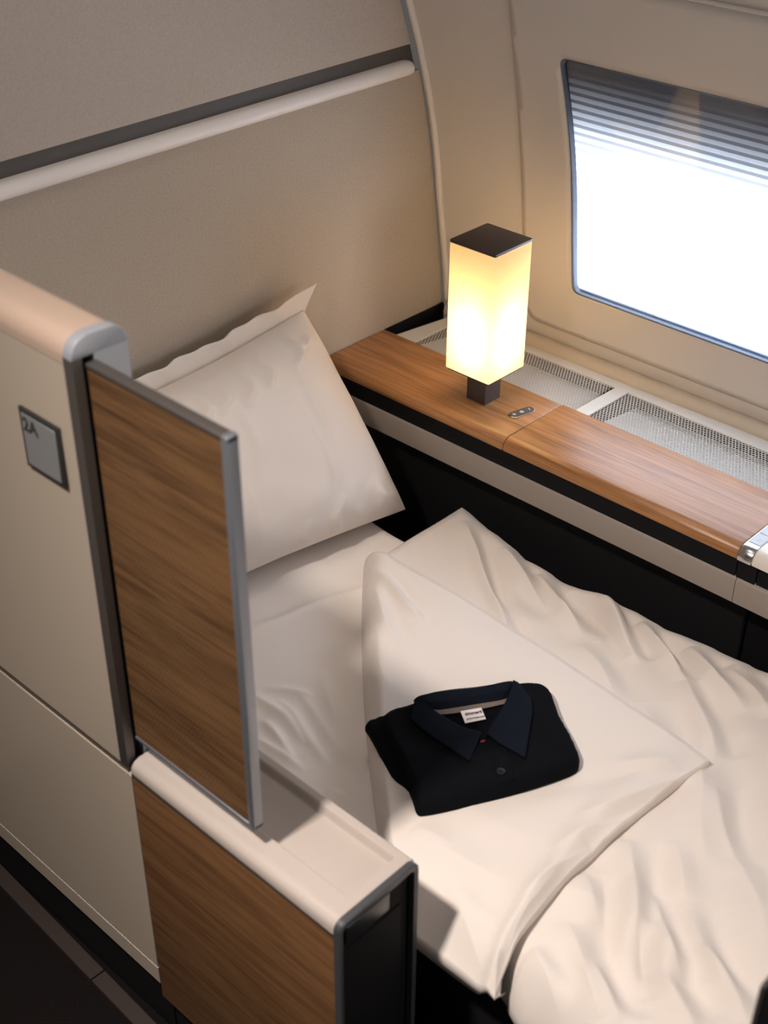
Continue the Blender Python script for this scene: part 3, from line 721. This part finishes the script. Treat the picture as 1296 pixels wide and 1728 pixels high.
# red thread bar inside the neck opening
rx = at(812, 1249, 2, TZ)[:2]; puffy('red_bartack', [(rx[0] - .005, rx[1] - .003), (rx[0] + .005, rx[1] - .004), (rx[0] + .006, rx[1] + .004), (rx[0] - .004, rx[1] + .005)], lambda x, y: TZ - .0005, .0022, .002, M_red, shirt, h=.002, rnd=1)
# neck interior (dark), collar stand with tape, leaves
pl([[(712, 1195, TZ + .004), (760, 1196, TZ), (815, 1188, TZ), (862, 1170, TZ + .004)], [(722, 1212, TZ + .002), (765, 1225, TZ + .0), (812, 1225, TZ + .0), (852, 1195, TZ + .002)], [(760, 1240, TZ + .002), (790, 1248, TZ + .001), (815, 1252, TZ + .001), (830, 1235, TZ + .002)]], 'neck_lining', M_shirt)
pl([[(702, 1188, TZ - .010), (715, 1172, TZ - .008), (760, 1164, TZ - .006), (810, 1160, TZ - .006), (862, 1150, TZ - .008), (880, 1160, TZ - .01)],
    [(698, 1183, TZ + .014), (706, 1174, TZ + .020), (755, 1166, TZ + .020), (808, 1162, TZ + .020), (858, 1149, TZ + .022), (872, 1152, TZ + .014)],
    [(712, 1186, TZ + .015), (722, 1185, TZ + .018), (760, 1182, TZ + .016), (808, 1174, TZ + .016), (855, 1163, TZ + .019), (864, 1162, TZ + .014)],
    [(722, 1198, TZ + .006), (735, 1200, TZ + .007), (765, 1197, TZ + .007), (808, 1190, TZ + .007), (848, 1182, TZ + .007), (858, 1178, TZ + .007)]], 'collar_band', M_collar)
pl([[(730, 1197, TZ + .0085), (765, 1195, TZ + .0085), (808, 1188, TZ + .0085), (856, 1176, TZ + .0085)], [(738, 1206, TZ + .006), (768, 1204, TZ + .006), (810, 1197, TZ + .006), (852, 1188, TZ + .006)]], 'neck_tape', M_tape, .001)
pl([[(706, 1176, TZ + .020), (716, 1186, TZ + .017), (742, 1206, TZ + .011), (780, 1228, TZ + .007), (812, 1236, TZ + .005)],
    [(700, 1180, TZ + .017), (708, 1198, TZ + .013), (735, 1222, TZ + .010), (772, 1244, TZ + .007), (806, 1252, TZ + .005)],
    [(694, 1213, TZ + .006), (702, 1222, TZ + .006), (730, 1244, TZ + .005), (765, 1267, TZ + .004), (791, 1284, TZ + .004)]], 'collar_leaf', M_collar, .0022)
pl([[(866, 1148, TZ + .022), (862, 1166, TZ + .018), (848, 1195, TZ + .012), (832, 1220, TZ + .008), (821, 1238, TZ + .006)],
    [(874, 1152, TZ + .020), (876, 1175, TZ + .015), (868, 1205, TZ + .010), (852, 1238, TZ + .007), (842, 1254, TZ + .005)],
    [(896, 1180, TZ + .005), (899, 1198, TZ + .006), (894, 1228, TZ + .005), (890, 1255, TZ + .004), (886, 1279, TZ + .004)]], 'collar_leaf', M_collar, .0022)
# woven label
LZ = TZ + .0075
lq = [np.array([*at(u, v, 2, z)[:2], z]) for u, v, z in ((777, 1200, LZ + .003), (812, 1194, LZ + .003), (820, 1213, LZ), (785, 1220, LZ))]
lb = mesh('size_label', lq + [q - np.array([0, 0, .0008]) for q in lq], [(0, 1, 2, 3), (7, 6, 5, 4), (0, 4, 5, 1), (1, 5, 6, 2), (2, 6, 7, 3), (3, 7, 4, 0)], M_label, shirt, False)
lb['label'] = 'white woven label with dark lettering'
xd = lq[1] - lq[0]; yd = lq[0] - lq[3]; up = np.array([0, 0, .0006])
text('label_text', 'zimmerli', .0070, M_ink, lq[0] * .64 + lq[3] * .36 + xd * .14 + up - yd * .08, xd, yd, lb, .0002, .0001)
text('label_text', 'OF SWITZERLAND', .0031, M_ink, lq[0] * .2 + lq[3] * .8 + xd * .12 + up, xd, yd, lb, .0002, .00005)

# ------------------------------------------------------------------ aisle shell
sh = thing('suite_shell', (.2, -.855, FZ), 'tall cream aisle-side suite wall with a rounded pale top edge', 'partition')
Y0, Y1, XE = -.89, -.822, .556
TOP = 1.252
def shell_prof(y0, y1, z0, z1, r):
    return [(y0, z0)] + [(y0, z1 - r)] + [(y0 + r - r * math.cos(a), z1 - r + r * math.sin(a)) for a in np.linspace(.1, math.pi / 2, 7)] + \
           [(y1 - r + r * math.sin(a), z1 - r + r * math.cos(a)) for a in np.linspace(.1, math.pi / 2, 7)] + [(y1, z0)]
prism('upper_panel', [(Y0, .668), (Y0, 1.2215), (Y1, 1.2215), (Y1, .668)], 0, -.6, XE - .010, M_shell, sh)
prism('top_cap', shell_prof(Y0 - .0008, Y1 + .0008, 1.222, TOP, .022), 0, -.6, XE - .008, M_cap, sh)
box('seam_strip', (-.6, Y0 + .002, .655), (XE, Y1, .668), M_alud, sh, .0005, 1)
prism('lower_panel', [(Y0, .285), (Y0, .655), (Y1, .655), (Y1, .285)], 0, -.6, XE + .0075, M_shell, sh)
prism('skirting', [(Y0 + .0006, .250), (Y0 + .0006, .284), (Y1, .284), (Y1, .250)], 0, -.6, XE + .0075, M_shell, sh)
box('skirting_seam', (-.6, Y0 - .0003, .2835), (XE + .008, Y0 + .01, .2855), M_rail, sh, 0)
box('plinth', (-.6, Y0 + .018, FZ), (XE + .006, Y1, .250), M_black, sh, 0)
# end profile: hollow channel frame, metal
op = np.array(shell_prof(Y0 - .001, Y1 + .001, .670, TOP + .001, .022))
prism('end_post', [(XE - .010, Y0 - .001), (XE + .006, Y0 - .001), (XE + .006, Y0 + .011), (XE - .010, Y0 + .011)], 2, .668, TOP - .020, M_alud, sh, bev=.002)
prism('end_post', [(XE - .008, Y0 + .026), (XE + .006, Y0 + .026), (XE + .006, Y1 + .001), (XE - .008, Y1 + .001)], 2, .60, TOP - .020, M_blue, sh, bev=.002)
box('slot', (XE - .009, Y0 + .011, .668), (XE - .006, Y0 + .026, TOP - .02), M_black, sh, 0)
prism('end_cap', shell_prof(Y0 - .001, Y1 + .001, TOP - .022, TOP + .001, .0215), 0, XE - .009, XE + .006, M_blue, sh, bev=.001)

sg = thing('seat_sign', (.485, -.891, 1.10), 'small grey 2A seat number plate in a black frame on the suite wall', 'sign')
box('sign_frame', (.449, -.8945, 1.062), (.522, -.8902, 1.138), M_signf, sg, .001)
box('sign_face', (.4545, -.8955, 1.0675), (.5165, -.8943, 1.1325), M_sign, sg, .0004, 1)
text('sign_text', '2A', .023, M_ink, (.4565, -.8957, 1.1125), (1, 0, 0), (0, 0, 1), sg, .0003, .0006)

# ------------------------------------------------------------------ sliding divider
dv = thing('privacy_divider', (.68, -.873, .71), 'sliding wood-veneer privacy panel in a grey metal frame beside the bed', 'divider')
dx0, dx1, dz0, dz1 = .566, .782, .712, 1.226
dy0, dy1 = -.8785, -.8645
box('veneer_panel', (dx0, dy0 + .0015, dz0 + .004), (dx1 - .009, dy1 - .0015, dz1 - .004), M_wood_d, dv, .0005, 1)
box('top_edge', (dx0, dy0, dz1 - .006), (dx1, dy1, dz1), M_alud, dv, .0012)
box('bottom_edge', (dx0, dy0, dz0), (dx1, dy1, dz0 + .005), M_alu, dv, .001)
box('side_edge', (dx1 - .010, dy0 - .0004, dz0 - .001), (dx1, dy1 + .0004, dz1 + .0008), M_alu, dv, .0018)

# ------------------------------------------------------------------ low aisle cabinet with tray top
cb = thing('side_cabinet', (.74, -.826, FZ), 'low wood-veneer side cabinet with a cream tray top beside the bed', 'cabinet')
bx0, bx1, by0, by1, bz = .5655, .923, -.890, -.763, .680
box('veneer_side', (bx0, by0, .225), (bx1 - .004, by0 + .012, .657), M_wood_b, cb, .001)
box('inner_side', (bx0, by1 - .010, .225), (bx1 - .004, by1 - .0005, .662), M_tray, cb, .001)
box('plinth', (bx0 + .001, by0 + .018, FZ), (bx1 - .02, by1 - .012, .225), M_black, cb, 0)
box('cabinet_core', (bx0, by0 + .012, .225), (bx1 - .010, by1 - .010, .655), M_black, cb, 0)
box('dark_seam', (bx0, by0 - .0006, .656), (bx1 - .003, by1 - .001, .662), M_alud, cb, .001)
# tray: height field
xs = np.r_[np.linspace(bx0, bx0 + .03, 10), np.linspace(bx0 + .034, bx1 - .045, 60), np.linspace(bx1 - .043, bx1 - .003, 40)]; ys = np.linspace(by0, by1, 110)
Xg, Yg = np.meshgrid(xs, ys, indexing='ij')
def rd(X, Y, x0, x1, y0, y1, r):
    qx = np.abs(X - (x0 + x1) / 2) - (x1 - x0) / 2 + r; qy = np.abs(Y - (y0 + y1) / 2) - (y1 - y0) / 2 + r
    return np.hypot(np.maximum(qx, 0), np.maximum(qy, 0)) + np.minimum(np.maximum(qx, qy), 0) - r
dr_ = rd(Xg, Yg, bx0 + .06, bx1 - .018, by0 + .036, by1 - .012, .004)
Zg = bz - .013 * sstep(-dr_ / .006)
eo = np.clip((Yg - by0) / .016, 0, 1); Zg = Zg - .014 * (1 - np.sqrt(1 - (1 - eo) ** 2))
ei = np.clip((by1 - Yg) / .005, 0, 1); Zg = Zg - .004 * (1 - np.sqrt(1 - (1 - ei) ** 2))
P = np.dstack([Xg, Yg, Zg]); bot0 = P[:, 0].copy(); bot0[:, 2] = .662; bot1 = P[:, -1].copy(); bot1[:, 2] = .662
P = np.concatenate([bot0[:, None], P, bot1[:, None]], 1); e1 = P[-1].copy(); e1[:, 2] = .662; P = np.concatenate([P, e1[None]], 0)
grid('tray_top', P, M_tray, cb, angle=60)
# end frame: inverted U metal profile
out = rrect(by0 - .001, .20, by1 + .001, bz + .001, .012, 6, (1, 1, 0, 0)); inn = rrect(by0 + .005, .20, by1 - .006, bz - .008, .008, 6, (1, 1, 0, 0))
bm = bmesh.new(); rows = []
for x, ring in ((bx1 - .004, out), (bx1 + .004, out), (bx1 + .0055, [(a * .8 + c * .2, b2 * .8 + d_ * .2) for (a, b2), (c, d_) in zip(out, inn)]), (bx1 + .0045, inn), (bx1 - .006, inn)):
    rows.append([bm.verts.new((x, p[0], p[1])) for p in ring])
for a, b2 in zip(rows, rows[1:]):
    for i in range(len(out)): j = (i + 1) % len(out); bm.faces.new((a[i], a[j], b2[j], b2[i]))
bm_obj('end_frame', bm, M_edge, cb)
box('end_panel', (bx1 - .012, by0 + .004, .20), (bx1 - .004, by1 - .005, bz - .006), M_black, cb, 0)
box('end_door', (bx1 - .006, by0 + .010, .24), (bx1 - .002, by1 - .020, .622), M_black, cb, .002)
hd = box('latch_handle', (bx1 - .006, by0 + .014, .632), (bx1 + .001, by1 - .042, .664), M_dglass, cb, .003)

# ------------------------------------------------------------------ dark post at the foot of the bed
px_ = at(1288, 1680, 1, -.80)
pt = thing('foot_post', (px_[0] + .02, -.80, FZ), 'dark upright panel edge at the foot of the bed', 'post')
box('post_body', (px_[0] + .004, -.812, FZ), (px_[0] + .06, -.79, .90), M_black, pt, .002)
box('post_edge', (px_[0], -.814, FZ), (px_[0] + .004, -.788, .902), M_alud, pt, .001)
